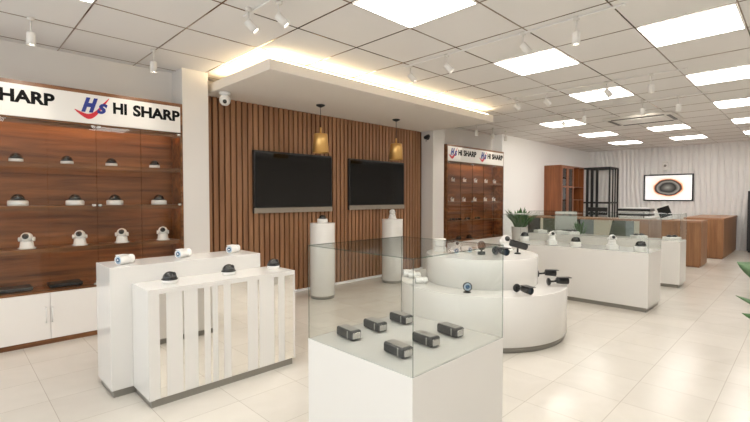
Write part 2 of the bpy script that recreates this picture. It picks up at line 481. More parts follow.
# ------------------------------------------------------------------ display cabinets
def text_mesh(txt, size, offset, shear=0, thick=.002):
    cu = bpy.data.curves.new('lettering', 'FONT'); cu.body = txt; cu.size = size; cu.offset = offset
    cu.extrude = thick; cu.shear = shear; cu.resolution_u = 4
    tmp = bpy.data.objects.new('tmp', cu); COL.objects.link(tmp)
    bpy.context.view_layer.update()
    dg = bpy.context.evaluated_depsgraph_get()
    me = bpy.data.meshes.new_from_object(tmp.evaluated_get(dg))
    bpy.data.objects.remove(tmp); return me
def fit_text(name, txt, x0, x1, z0, z1, y, mat, parent, offset=.0, shear=0):
    me = text_mesh(txt, 1, offset, shear, .001)
    xs = [v.co.x for v in me.vertices]; ys = [v.co.y for v in me.vertices]
    ax, bx, ay, by = min(xs), max(xs), min(ys), max(ys)
    for v in me.vertices:
        X = x0 + (v.co.x - ax) / (bx - ax) * (x1 - x0); Z = z0 + (v.co.y - ay) / (by - ay) * (z1 - z0)
        v.co = Vector((X, y - (v.co.z + .001) * 1.0, Z))
    me.materials.clear(); me.materials.append(mat)
    o = bpy.data.objects.new(name, me); COL.objects.link(o); o.parent = parent
    return o

def cabinet(x0, x1, signs, doors_x, low_x, handles, label, nled):
    """world coordinates relative to (x0, 4.38)"""
    YF, YB = 4.38, 4.64
    t = thing('display_cabinet', label, 'display cabinet', (x0, YF, 0))
    w = x1 - x0; d = YB - YF
    # carcass: sides, top, bottom boards (front frame)
    c = MB()
    c.box(0, .0, 0, .022, d, 2.12, bev=.001); c.box(w - .022, 0, 0, w, d, 2.12, bev=.001)
    c.box(.022, 0, 2.088, w - .022, d, 2.12); c.box(.022, .0, .425, w - .022, d, .447)
    c.box(.022, .012, 1.822, w - .022, d, 1.838)
    c.build('carcass', M['wood_h'], t)
    MB().box(.022, .012, 0, w - .022, .03, .042).build('plinth', M['wood_h'], t)
    MB().box(.022, d - .015, .447, w - .022, d, 1.822).build('back_panel', M['wood_h'], t)
    for z in (1.487, 1.134, .785):
        MB().box(.022, .035, z - .026, w - .022, d - .015, z, bev=.001).build('shelf', M['wood_h'], t)
    for z in (1.807, 1.461, 1.108, .759):
        MB().box(.022, .037, z - .014, w - .022, .045, z + (.016 if z > 1.8 else .001)).build('shelf_lip', M['wood_h'], t)
        MB().box(.03, .047, z - .006, w - .03, .057, z + (.015 if z > 1.8 else 0)).build('shelf_light', M['shelfled'], t)
    # sign
    sp = MB().box(.022, -.004, 1.838, w - .022, .02, 2.088, bev=.001).build('sign_panel', M['sign'], t)
    for sx in signs:
        X = sx - x0; yy = -.0045
        fit_text('lettering', 'HI', X + .265, X + .375, 1.946, 2.045, yy, M['ink'], sp, offset=.042)
        fit_text('lettering', 'SHARP', X + .425, X + .84, 1.944, 2.047, yy, M['ink'], sp, offset=.042)
        fit_text('logo_letter', 'H', X + .026, X + .150, 1.932, 2.058, yy, M['navy'], sp, offset=.07, shear=.42)
        fit_text('logo_letter', 'S', X + .140, X + .222, 1.930, 2.020, yy - .0022, M['navy'], sp, offset=.06, shear=.3)
        # red swoosh
        up, lo = [], []
        for k in range(25):
            u = k / 24; px = -.02 + .255 * u
            cz = 1.945 - .055 * math.sin(PI * min(1, u * 1.25) * .8) + max(0, u - .33) ** 1.6 * .30
            th = .045 * math.sin(PI * (u * .93 + .03)) ** .8
            up.append((px, cz + th * .5)); lo.append((px, cz - th * .5))
        pts = up + lo[::-1]
        sw = MB().prism(pts, .002, mat=T(X, yy, 0) @ R(PI / 2, 'X'))
        sw.build('logo_swoosh', M['red'], sp)
    # glass doors
    for a, b, hs in doors_x:
        g_ = MB(); g_.box(a - x0 + .002, -.009, .449, b - x0 - .002, -.001, 1.832)
        for f in g_.bm.faces:
            f.material_index = 0 if abs(f.normal.y) > .9 else 1
        go = g_.build('glass_door', [M['doorglass'], M['glassdark'] if abs(a - .935) < .01 or abs(b - .935) < .01 else M['glassedge']], t)
        for hx in hs:
            for z in (1.815, 1.135, .452):
                MB().box(hx - x0 - .014, -.010, z - .010, hx - x0 + .014, .006, z + .010, bev=.002).build('hinge', M['silver'], go)
    for a, b in low_x:
        dd = MB().box(a - x0 + .0015, -.008, .045, b - x0 - .0015, .010, .423, bev=.0015).build('door', M['cabwhite'], t)
        for hx in handles:
            if a < hx < b:
                MB().tube([(hx - x0, -.008, .305), (hx - x0, -.03, .30), (hx - x0, -.034, .247), (hx - x0, -.03, .19), (hx - x0, -.008, .185)], .006, 8).build('handle', M['white'], dd)
    MB().box(.022, .012, .042, w - .022, d, .425).build('lower_case', M['cabwhite'], t)
    return t
E1 = [.94 - .345 * k for k in range(-2, 6)]
E1 = sorted(E1)
ex = [-.46, -.115, .235, .59, .935, 1.29, 1.655]
doors = []
for i, (a, b) in enumerate(zip(ex[:-1], ex[1:])):
    hs = [b - .022] if i % 2 else [a + .022]
    if i == 3: hs = [b - .022]
    if i == 4: hs = [a + .022]
    doors.append((a, b, [{0: a + .022, 1: b - .022}[i % 2]]))
cabinet(-.48, 1.672, (-.19, .805), doors, [(a, b) for a, b in zip(ex[:-1], ex[1:])], [-.135, -.095, .56, .60, 1.27, 1.31],
        'long walnut display cabinet with glass doors and white lower doors, cut by left edge', 6)
ex2 = [6.09, 6.47, 6.85, 7.23, 7.61, 7.98]
doors2 = [(a, b, [(a + .02) if i % 2 == 0 else (b - .02)]) for i, (a, b) in enumerate(zip(ex2[:-1], ex2[1:]))]
cabinet(6.07, 7.995, (6.135, 7.105), doors2, [(a, b) for a, b in zip(ex2[:-1], ex2[1:])], [6.45, 6.49, 7.21, 7.25],
        'farther walnut display cabinet with lit shelves, between the middle pier and the white wall', 5)

# ------------------------------------------------------------------ camera kinds
def dome_cam(r, bh, dr, name='dome_camera', cat='dome camera', dz=0.0, basecol='white'):
    def mk(label):
        t = thing(name, label, cat)
        MB().lathe([(r * .93, 0), (r, .006), (r, bh * .75), (r * .93, bh)], 32).build('base', M[basecol], t)
        MB().lathe([(dr * 1.12, bh - .001), (dr * 1.14, bh + .004), (dr * 1.02, bh + .008)], 32).build('trim_ring', M['black'], t)
        prof = [(dr, bh + .004)] + [(dr * math.cos(a), bh + .006 + dz + dr * math.sin(a)) for a in [PI / 2 * k / 8 for k in range(1, 8)]] + [(0, bh + .006 + dz + dr)]
        dm = MB().lathe(prof, 32).build('dome', M['dome'], t)
        MB().lathe([(0, 0), (.011, 0), (.012, .01), (.008, .012), (0, .012)], 16, mat=T(0, -dr * .62, bh + dr * .72) @ R(1.0, 'X')).build('lens', M['black'], dm)
        return t
    return mk
def turret_cam(s=1.0, stand=0):
    def mk(label):
        t = thing('turret_camera', label, 'turret camera')
        z0 = stand
        if stand:
            MB().box(-.062 * s, -.05 * s, 0, .062 * s, .05 * s, stand, bev=.012 * s).build('mounting_box', M['white'], t)
        MB().lathe([(.058 * s, z0), (.060 * s, z0 + .008 * s), (.048 * s, z0 + .014 * s), (.044 * s, z0 + .05 * s), (.04 * s, z0 + .062 * s)], 28).build('base', M['white'], t)
        for sx in (-1, 1):
            MB().lathe([(.0, -.008 * s), (.018 * s, -.008 * s), (.018 * s, .008 * s), (0, .008 * s)], 16, mat=T(sx * .046 * s, 0, z0 + .078 * s) @ R(PI / 2, 'Y')).build('yoke', M['white'], t)
        hd = MB().lathe([(0, -.042 * s), (.02 * s, -.037 * s), (.036 * s, -.02 * s), (.042 * s, 0), (.037 * s, .02 * s), (.028 * s, .034 * s), (.026 * s, .036 * s), (0, .036 * s)], 28,
                   mat=T(0, 0, z0 + .092 * s) @ R(1.25, 'X')).build('eyeball', M['white'], t)
        MB().lathe([(0, .0365 * s), (.023 * s, .0365 * s), (.022 * s, .040 * s), (0, .040 * s)], 24, mat=T(0, 0, z0 + .092 * s) @ R(1.25, 'X')).build('face_ring', M['darkgrey'], hd)
        MB().lathe([(0, .040 * s), (.012 * s, .040 * s), (.010 * s, .044 * s), (0, .045 * s)], 20, mat=T(0, 0, z0 + .092 * s) @ R(1.25, 'X')).build('lens', M['dome'], hd)
        return t
    return mk
def white_bullet(label):
    # lies on the counter, lens towards -Y
    t = thing('bullet_camera', label, 'bullet camera')
    m = T(0, 0, .034) @ R(PI / 2, 'X')
    b = MB().lathe([(.024, -.025), (.030, -.022), (.033, -.01), (.034, .05), (.032, .056), (.028, .05)], 28, mat=m).build('body', M['white'], t)
    MB().lathe([(0, .0505), (.0285, .0505), (.0285, .052), (0, .052)], 24, mat=m).build('face_plate', M['lensring'], b)
    MB().lathe([(0, .052), (.017, .052), (.015, .056), (0, .056)], 24, mat=m).build('lens_ring', M['lens'], b)
    MB().lathe([(0, .056), (.007, .056), (.006, .058), (0, .058)], 16, mat=m).build('lens', M['white'], b)
    MB().box(-.026, -.056, .066, .026, .012, .071, bev=.002).build('hood', M['white'], t)
    MB().lathe([(0, -.034), (.020, -.032), (.030, -.018), (.033, 0), (.030, .018), (.020, .03), (0, .033)], 24, mat=T(0, .045, .0345)).build('bracket', M['white'], t)
    return t
def black_bullet(label):
    # wall-plate disc standing upright, body towards +X
    t = thing('bullet_camera', label, 'bullet camera')
    rx = R(PI / 2, 'Y')
    MB().lathe([(0, -.004), (.030, -.004), (.032, .002), (.030, .010), (.012, .014), (0, .014)], 24, mat=T(0, 0, .034) @ rx).build('mounting_plate', M['black'], t)
    MB().tube([(.01, 0, .034), (.045, 0, .036), (.068, 0, .040)], [.009, .008, .011], 12).build('arm', M['black'], t)
    b = MB().lathe([(.018, -.05), (.025, -.045), (.027, -.03), (.027, .045), (.024, .045), (.024, .036)], 24, mat=T(.115, 0, .042) @ R(.06, 'Y') @ rx).build('body', M['black'], t)
    MB().lathe([(0, .036), (.0235, .036), (.0235, .038), (0, .038)], 24, mat=T(.115, 0, .042) @ R(.06, 'Y') @ rx).build('face_plate', M['darklens'], b)
    MB().box(.075, -.027, .066, .182, .027, .071, bev=.002).build('hood', M['black'], t)
    return t

KS = Kind(dome_cam(.047, .026, .041)); KD = Kind(dome_cam(.068, .044, .047)); KTU = Kind(turret_cam(1.0))
pos = ['leftmost in view', 'left of the dark door edge', 'right of the dark door edge', 'nearest the right end']
for x, p in zip((.406, .743, 1.077, 1.443), pos):
    KS.put((x, 4.49, 1.4875), 0, 'small dome camera on left cabinet top shelf, ' + p, 'dome cameras on the top shelf of the left cabinet')
for x, p in zip((.411, .794, 1.099, 1.479), pos):
    KD.put((x, 4.49, 1.1345), 0, 'wide white dome camera on left cabinet second shelf, ' + p, 'dome cameras on the second shelf of the left cabinet')
for x, p in zip((.461, .824, 1.151, 1.511), pos):
    KTU.put((x, 4.49, .7855), -.35, 'white turret camera on left cabinet third shelf, ' + p, 'turret cameras on the third shelf of the left cabinet')
def recorder(label):
    t = thing('video_recorder', label, 'video recorder')
    MB().box(-.115, -.08, .006, .115, .08, .034, bev=.003).build('case', M['black'], t)
    MB().box(-.05, -.084, .010, .10, -.079, .030, bev=.001).build('front_strip', M['darkgrey'], t)
    f = MB()
    for sx in (-.1, .1):
        for sy in (-.065, .065): f.lathe([(.008, 0), (.008, .007)], 10, mat=T(sx, sy, 0))
    f.build('foot', M['black'], t)
    return t
KR = Kind(recorder)
KR.put((.37, 4.49, .448), 0, 'flat black video recorder on the cabinet bottom, cut by the left picture edge', 'video recorders in the left cabinet')
KR.put((.71, 4.49, .448), 0, 'flat black video recorder on the cabinet bottom above the white door handles', 'video recorders in the left cabinet')
pos5 = ['first from the left', 'second from the left', 'third from the left', 'fourth from the left', 'last on the right']
for x, p in zip((6.405, 6.767, 7.136, 7.512, 7.83), pos5):
    KTU.put((x, 4.49, 1.4875), -.5, 'tiny white turret camera on the top shelf of the far cabinet, ' + p, 'turret cameras on the top shelf of the far cabinet', .62)
    KTU.put((x - .02, 4.49, 1.1345), -.5, 'tiny white turret camera on the second shelf of the far cabinet, ' + p, 'turret cameras on the second shelf of the far cabinet', .62)
KB = Kind(black_bullet)
for x, p in zip((6.24, 6.47, 6.66, 6.95, 7.3), pos5):
    KB.put((x, 4.585, .7855), -PI / 2 - .3, 'small black bullet camera on the third shelf of the far cabinet, ' + p, 'bullet cameras on the third shelf of the far cabinet', .7)
KDB = Kind(dome_cam(.055, .02, .046, basecol='black'))
for x, p in zip((6.59, 6.93), ('left one', 'right one')):
    KDB.put((x, 4.49, .448), 0, 'black dome camera on the cabinet bottom of the far cabinet, ' + p, 'black dome cameras in the far cabinet')

# ------------------------------------------------------------------ televisions
def tv(x0, x1, z0, z1, label):
    t = thing('television', label, 'television', ((x0 + x1) / 2, 4.598, z0))
    w = x1 - x0; h = z1 - z0
    MB().box(-w / 2, -.045, .0, w / 2, -.003, h, bev=.004).build('case', M['black'], t)
    MB().box(-w / 2 + .02, -.049, .075, w / 2 - .02, -.0445, h - .025).build('screen', M['screen'], t)
    br = MB().box(-w / 2, -.055, 0, w / 2, -.03, .062, bev=.004).build('speaker_bar', M['tvbar'], t)
    MB().box(-.05, -.057, .028, .05, -.0545, .036).build('badge', M['silver'], br)
    return t
tv(2.541, 3.700, 1.018, 1.757, 'left black flat television with silver bottom bar on the slatted wall')
tv(4.010, 5.165, 1.030, 1.752, 'right black flat television with silver bottom bar on the slatted wall')

# ------------------------------------------------------------------ pendants
def pendant(label):
    t = thing('pendant_lamp', label, 'pendant lamp')
    MB().lathe([(0, 0), (.055, 0), (.05, -.012), (.012, -.03), (0, -.03)], 28).build('canopy', M['blackmetal'], t)
    MB().tube([(0, 0, -.028), (0, 0, -.27)], .0035, 8).build('cord', M['blackmetal'], t)
    MB().lathe([(.012, -.345), (.012, -.268), (0, -.262)], 16).build('stem', M['gold'], t)
    MB().lathe([(.012, -.338), (.078, -.342), (.083, -.35), (.100, -.565), (.096, -.565), (.079, -.352), (.012, -.346)], 40, cap=False).build('lamp_shade', M['gold'], t)
    MB().lathe([(0, -.37), (.02, -.375), (.034, -.42), (.036, -.45), (.028, -.48), (0, -.495)], 20).build('bulb', M['glow'], t)
    return t
KPn = Kind(pendant)
KPn.put((3.178, 4.12, 2.30), 0, 'gold cylinder pendant lamp hanging over the left television', 'gold pendant lamps')
KPn.put((4.515, 4.13, 2.30), 0, 'gold cylinder pendant lamp hanging over the right television', 'gold pendant lamps')

# soffit cameras
t = thing('security_camera', 'white turret security camera hanging under the left corner of the soffit', 'security camera', (2.095, 4.34, 2.30), -.5)
MB().lathe([(0, 0), (.055, 0), (.055, -.022), (.045, -.03), (0, -.03)], 28).build('base', M['white'], t)
MB().lathe([(.03, -.028), (.052, -.05), (.058, -.08), (.05, -.11), (.03, -.132), (0, -.138)], 28, cap=False).build('housing', M['white'], t)
MB().lathe([(0, 0), (.022, 0), (.02, .012), (0, .016)], 20, mat=T(0, -.044, -.1) @ R(2.1, 'X')).build('lens', M['dome'], t)
t = thing('wall_camera', 'black bullet security camera on the side of the middle pier, under the soffit', 'security camera', (5.69, 4.49, 2.19))
MB().lathe([(0, 0), (.032, 0), (.032, .012), (.012, .02), (0, .02)], 20, mat=R(-PI / 2, 'Y')).build('mounting_plate', M['black'], t)
MB().tube([(-.015, 0, 0), (-.05, 0, -.02), (-.05, 0, -.06)], .009, 10).build('arm', M['black'], t)
MB().lathe([(0, -.045), (.026, -.045), (.03, -.03), (.03, .045), (.026, .05), (0, .05)], 20, mat=T(-.06, -.02, .01) @ R(1.3, 'X')).build('body', M['black'], t)
t = thing('wall_camera', 'small white security camera on the wavy wall above the screen', 'security camera', (12.875, 2.58, 2.03))
MB().box(-.03, -.09, -.12, 0, .09, .1, bev=.01).build('mounting_plate', M['white'], t)
MB().lathe([(0, -.11), (.06, -.10), (.07, -.05), (.07, .05), (.05, .08), (0, .08)], 20, mat=T(-.09, 0, -.02)).build('housing', M['white'], t)
MB().lathe([(0, 0), (.03, 0), (.025, .015), (0, .02)], 16, mat=T(-.155, 0, -.03) @ R(-PI / 2, 'Y')).build('lens', M['silver'], t)

# ------------------------------------------------------------------ round pedestals on the floor
def pedestal(label):
    t = thing('round_pedestal', label, 'pedestal')
    MB().lathe([(.142, 0), (.142, .035)], 40).build('plinth', M['plinth'], t)
    MB().lathe([(.146, .035), (.15, .039), (.15, .896), (.147, .90)], 48).build('column', M['lacquer'], t)
    return t
KPe = Kind(pedestal)
KPe.put((3.215, 4.14, 0), 0, 'tall white round pedestal below the left television, carrying a black dome camera', 'tall white round pedestals')
KPe.put((4.515, 4.20, 0), 0, 'tall white round pedestal below the right television, carrying a white turret camera', 'tall white round pedestals')
Kd3 = Kind(dome_cam(.062, .048, .042))
Kd3.put((3.215, 4.14, .90), .7, 'white dome camera with black dome on the left round pedestal', 'dome cameras on white bases')
KTU.put((4.515, 4.20, .90), .7, 'white turret camera standing on the right round pedestal', None, 1.05)

# ------------------------------------------------------------------ stepped counters at the left
X0, X1, Y0, Y1 = .793, 1.772, 2.606, 2.903
t = thing('front_counter', 'low glossy white counter with vertical mirror strips in front of a taller counter', 'counter', (X0, Y0, 0))
w, d, hz = X1 - X0, Y1 - Y0, .68
MB().box(.016, .016, 0, w - .016, d, .046).build('plinth', M['plinth'], t)
b = MB()
b.box(0, .004, .046, w, d, hz, bev=.002)
b.build('body', M['lacquer'], t)
fr = MB()
fr.box(0, 0, .046, .03, .006, hz); fr.box(w - .012, 0, .046, w, .006, hz); fr.box(.03, 0, hz - .03, w - .012, .006, hz)
fr.build('front_frame', M['lacquer'], t)
for a, c in ((.853, .889), (.982, .990), (1.073, 1.111), (1.151, 1.163), (1.199, 1.236), (1.285, 1.400), (1.476, 1.487), (1.602, 1.634), (1.687, 1.758)):
    MB().box(a - X0, .0015, .05, c - X0, .0045, hz - .03).build('mirror_strip', M['mirror'], t)
X0, X1, Y0, Y1 = .676, 1.668, 2.905, 3.225
t = thing('rear_counter', 'taller plain white counter carrying three white bullet cameras, behind the mirror-striped one', 'counter', (X0, Y0, 0))
w, d, hz = X1 - X0, Y1 - Y0, .785
MB().box(.014, .014, 0, w - .014, d - .014, .046).build('plinth', M['plinth'], t)
MB().box(0, 0, .046, w, d, hz, bev=.002).build('body', M['lacquer'], t)

Kc = Kind(dome_cam(.045, .022, .042, dz=.0))
for (x, y), p in zip(((.965, 2.76), (1.355, 2.78), (1.715, 2.80)), ('left of three', 'middle of three', 'right of three')):
    Kc.put((x, y, .68), .6, 'black dome camera with white base on the mirror-striped counter, ' + p, 'dome cameras on the front counter')
KW = Kind(white_bullet)
for (x, y), p in zip(((.80, 3.03), (1.175, 3.07), (1.545, 3.07)), ('left of three', 'middle of three', 'right of three')):
    KW.put((x - .01, y, .785), -1.15, 'white bullet camera with blue lens lying on the taller counter, ' + p, 'bullet cameras on the rear counter', .86)

# ------------------------------------------------------------------ glass cases
def pane(t, x0, y0, z0, x1, y1, z1, name='glass_pane'):
    m = MB(); m.box(x0, y0, z0, x1, y1, z1)
    dims = (x1 - x0, y1 - y0, z1 - z0); ax = dims.index(min(dims))
    for f in m.bm.faces:
        f.material_index = 0 if abs(f.normal[ax]) > .9 else 1
    return m.build(name, [M['glass'], M['glassedge']], t)
M['deck'] = plain('case_deck', '#c3c2bd', rough=.2)
def case(x0, x1, y0, y1, zb, zt, label, name='glass_display_case', deck=False):
    t = thing(name, label, 'display case', (x0, y0, 0))
    w, d = x1 - x0, y1 - y0; g = .004
    MB().box(.018, .018, 0, w - .018, d - .018, .046).build('plinth', M['plinth'], t)
    MB().box(0, 0, .046, w, d, zb, bev=.002).build('body', M['lacquer'], t)
    e = .001
    if deck: MB().box(g + .003, g + .003, zb + .0003, w - g - .003, d - g - .003, zb + .002).build('deck', M['deck'], t)
    pane(t, g + e, e, zb + .0005, w - g - e, g, zt - g)
    pane(t, g + e, d - g, zb + .0005, w - g - e, d - e, zt - g)
    pane(t, e, e, zb + .0005, g, d - e, zt - g)
    pane(t, w - g, e, zb + .0005, w - e, d - e, zt - g)
    pane(t, e, e, zt - g + .0003, w - e, d - e, zt, 'glass_top')
    return t
case(1.087, 1.687, .919, 1.502, .60, 1.0, 'square white display case with glass box holding six small dark units, nearest in the foreground', deck=True)
case(5.16, 5.69, 1.175, 2.85, .622, .99, 'long white display case with glass box just right of the round display')
case(6.86, 7.26, 1.205, 3.30, .622, .985, 'farther white glass display case between the long case and the wooden desk')

def unit(label):
    t = thing('dash_camera', label, 'dash camera')
    MB().box(-.028, -.058, .002, .028, .058, .042, bev=.009, seg=3).build('body', M['darkgrey'], t)
    MB().box(-.021, -.046, .0405, .021, .046, .0435, bev=.001).build('top_plate', M['boxtop'], t)
    MB().box(-.020, -.0615, .008, .020, -.052, .034, bev=.003).build('end_face', M['silver'], t)
    MB().box(-.0285, -.034, .006, .0285, -.026, .038, bev=.001).build('side_band', M['boxtop'], t)
    return t
KU = Kind(unit)
rows = {(1.215, 1.385): 'left corner', (1.375, 1.385): 'back row middle', (1.545, 1.38): 'back corner',
        (1.215, 1.10): 'corner nearest the viewer', (1.385, 1.10): 'front row middle', (1.555, 1.10): 'right corner'}
for (x, y), p in rows.items():
    KU.put((x, y, .6022), -.12, 'dark dash camera inside the foreground glass case, at its ' + p, 'dash cameras in the foreground case')

# ------------------------------------------------------------------ round two-tier display
CX, CY = 3.535, 2.162
t = thing('round_display_stand', 'round two-tier glossy white display stand in the middle of the room', 'display stand', (CX, CY, 0))
MB().lathe([(.722, 0), (.722, .046)], 96).build('plinth', M['plinth'], t)
MB().lathe([(.738, .046), (.742, .05), (.742, .437), (.739, .44)], 128).build('lower_tier', M['lacquer'], t)
MB().lathe([(.5, .4401), (.502, .442), (.502, .684), (.499, .687)], 112).build('upper_tier', M['lacquer'], t)
zl, zu = .4405, .6875
gl_ = 'black bullet cameras on the round display'
KB.put((3.245, 1.655, zl), -2.0, 'black bullet camera with blue-grey lens on the lower tier of the round display, front right', gl_, 1.06)
KB.put((4.00, 1.83, zl), -PI / 4 - .1, 'black bullet camera on the lower tier, farther of the pair at the right end', gl_, 1.06)
KB.put((3.66, 1.60, zl), -PI / 4 - .1, 'black bullet camera on the lower tier, nearer of the pair at the right end', gl_) if False else \
KB.put((3.68, 1.585, zl), -PI / 4, 'black bullet camera on the lower tier, nearer of the pair at the right end', gl_, 1.06)
def small_eye(label):
    t = thing('turret_camera', label, 'turret camera')
    MB().lathe([(.03, 0), (.03, .006), (.012, .012), (.010, .03)], 20).build('base', M['darkgrey'], t)
    m = T(0, 0, .048) @ R(PI / 2 - .1, 'X')
    h = MB().lathe([(0, -.035), (.025, -.03), (.034, -.01), (.036, .03), (.030, .034), (.030, .028)], 24, mat=m).build('head', M['black'], t)
    MB().lathe([(0, .028), (.03, .028), (.03, .030), (0, .030)], 24, mat=m).build('face_ring', M['lensring'], h)
    MB().lathe([(0, .030), (.017, .030), (.014, .036), (0, .038)], 20, mat=m).build('lens', M['lens'], h)
    return t
KE = Kind(small_eye)
KE.put((2.955, 1.93, zl), -.85, 'small black turret camera with pale blue ring facing the viewer on the lower tier', None)
for (x, y, rz, lb) in ((3.18, 2.745, -2.2, 'lower tier left end, outermost'), (3.14, 2.64, -2.5, 'lower tier left end, beside the upper tier'), (2.98, 2.43, -2.2, 'lower tier left end, nearest the viewer')):
    KW.put((x, y, zl), rz - .1, 'white bullet camera on the round display, ' + lb, 'white bullet cameras on the lower tier')
# upper tier
def box_cam(label):
    t = thing('box_camera', label, 'box camera')
    MB().box(-.055, -.05, 0, .055, .05, .05, bev=.01).build('base', M['white'], t)
    b = MB().box(-.05, -.075, .055, .05, .06, .115, bev=.012).build('body', M['white'], t)
    MB().box(-.055, -.09, .112, .055, .062, .120, bev=.003).build('hood', M['white'], b)
    MB().tube([(0, 0, .045), (0, 0, .06)], .02, 12).build('neck', M['silver'], t)
    return t
KX = Kind(box_cam)
KX.put((3.345, 2.49, zu), -.9, 'chunky white hooded camera at the left end of the upper tier of the round display')
KW.put((3.33, 2.31, zu), -.6, 'white bullet camera on the upper tier, right beside the chunky hooded camera', 'white cameras on the upper tier')
KTU.put((3.52, 2.42, zu), -.7, 'small white turret camera on the upper tier of the round display, behind the white bullets', 'white cameras on the upper tier', .7)
KW.put((3.47, 2.27, zu), -.3, 'white bullet camera on the upper tier, left of the upright grey disc camera', 'white cameras on the upper tier')
def disc_cam(label):
    t = thing('disc_camera', label, 'disc camera')
    MB().box(-.028, -.022, 0, .028, .022, .03, bev=.004).build('base', M['darkgrey'], t)
    MB().tube([(0, 0, .028), (0, 0, .05)], .008, 10).build('neck', M['darkgrey'], t)
    MB().lathe([(0, -.014), (.036, -.014), (.042, -.008), (.042, .010), (.036, .014), (0, .014)], 32, mat=T(0, 0, .082) @ R(PI / 2 - .15, 'X')).build('disc', plain('grey_brown', '#5c5048', rough=.35), t)
    return t
disc_cam('grey-brown upright disc camera on a small dark base, front of the upper tier').location = (3.42, 2.085, zu)
bpy.data.objects['disc_camera'].rotation_euler = (0, 0, -.2)
KTU.put((3.66, 2.25, zu), -.7, 'small white turret camera on the upper tier, just right of the disc camera', 'white cameras on the upper tier', .7)
KTU.put((3.89, 2.10, zu), -.7, 'white turret camera standing tallest at the back right of the upper tier', 'white cameras on the upper tier', 1.12)
def stand_bullet(s):
    def mk(label):
        t = thing('housing_camera', label, 'bullet camera')
        MB().lathe([(.03 * s, 0), (.03 * s, .008 * s), (.014 * s, .014 * s)], 20).build('base', M['black'], t)
        MB().tube([(0, 0, .01 * s), (0, 0, .05 * s), (.01 * s, 0, .07 * s)], .009 * s, 10).build('arm', M['black'], t)
        m = T(.0, 0, .085 * s) @ R(.25, 'Y')
        b = MB().box(-.075 * s, -.034 * s, -.028 * s, .085 * s, .034 * s, .026 * s, bev=.010 * s, mat=m).build('body', M['darkgrey'], t)
        MB().box(-.08 * s, -.040 * s, .026 * s, .10 * s, .040 * s, .033 * s, bev=.002, mat=m).build('hood', M['black'], b)
        MB().lathe([(0, 0), (.022 * s, 0), (.020 * s, .006 * s), (0, .008 * s)], 20, mat=m @ T(.085 * s, 0, 0) @ R(PI / 2, 'Y')).build('lens', M['dome'], b)
        return t
    return mk
stand_bullet(.98)('large dark hooded camera at the right end of the upper tier').location = (3.71, 1.885, zu)
bpy.data.objects['housing_camera'].rotation_euler = (0, 0, -.95)
t = KB.put((3.50, 1.99, zu), -2.1, 'black bullet camera on the upper tier beside the corner of the foreground glass case', gl_)
t.scale = (1.15,) * 3

# ------------------------------------------------------------------ goods in the long glass cases
Kq = Kind(dome_cam(.058, .062, .050))
KTB = Kind(turret_cam(.85, .055))
KTB.put((5.27, 2.23, .6225), -.8, 'white turret camera on a white box in the long glass case, left of two', 'turret cameras on white boxes')
KTB.put((5.27, 1.555, .6225), -.8, 'white turret camera on a white box in the long glass case, right of two', 'turret cameras on white boxes')
Kq.put((5.55, 2.72, .6225), 0, 'black-domed camera on a white base at the far left end of the long glass case', 'dome cameras in the long case')
Kq.put((5.29, 1.955, .6225), 0, 'black-domed camera on a white base in the middle of the long glass case', 'dome cameras in the long case')
Kq.put((5.29, 1.28, .6225), 0, 'black-domed camera on a white base at the right end of the long glass case', 'dome cameras in the long case')
def flatbox(label):
    t = thing('flat_camera', label, 'camera')
    MB().box(-.085, -.07, 0, .085, .07, .045, bev=.006).build('base', M['white'], t)
    MB().lathe([(0, .0452), (.03, .0452), (.03, .055), (0, .055)], 20).build('cap', M['white'], t)
    return t
KF = Kind(flatbox)
KF.put((7.03, 3.17, .6225), -.6, 'flat white box camera at the far left end of the farther glass case', 'flat white cameras in the farther case')
KF.put((7.03, 2.86, .6225), -.6, 'second flat white box camera from the left in the farther glass case', 'flat white cameras in the farther case')
def black_on_box(label):
    t = thing('bullet_camera', label, 'bullet camera')
    MB().box(-.085, -.07, 0, .085, .07, .045, bev=.006).build('base', M['white'], t)
    for sx in (-.04, .04):
        MB().lathe([(.03, .045), (.028, .058), (.018, .07), (0, .074)], 20, mat=T(sx, 0, 0)).build('camera_head', M['black'], t)
    MB().box(-.075, -.02, .05, .075, .02, .062, bev=.003).build('bar', M['darkgrey'], t)
    return t
KK = Kind(black_on_box)
KK.put((7.05, 2.66, .6225), -.7, 'white box with two small black camera heads in the farther glass case', 'black camera pairs on white boxes')
KK.put((7.0, 1.72, .6225), -.7, 'flat black camera on a white box in the farther glass case, second from right', 'black camera pairs on white boxes')
KK.put((7.05, 1.335, .6225), -.7, 'flat black camera on a white box at the right end of the farther glass case', 'black camera pairs on white boxes')

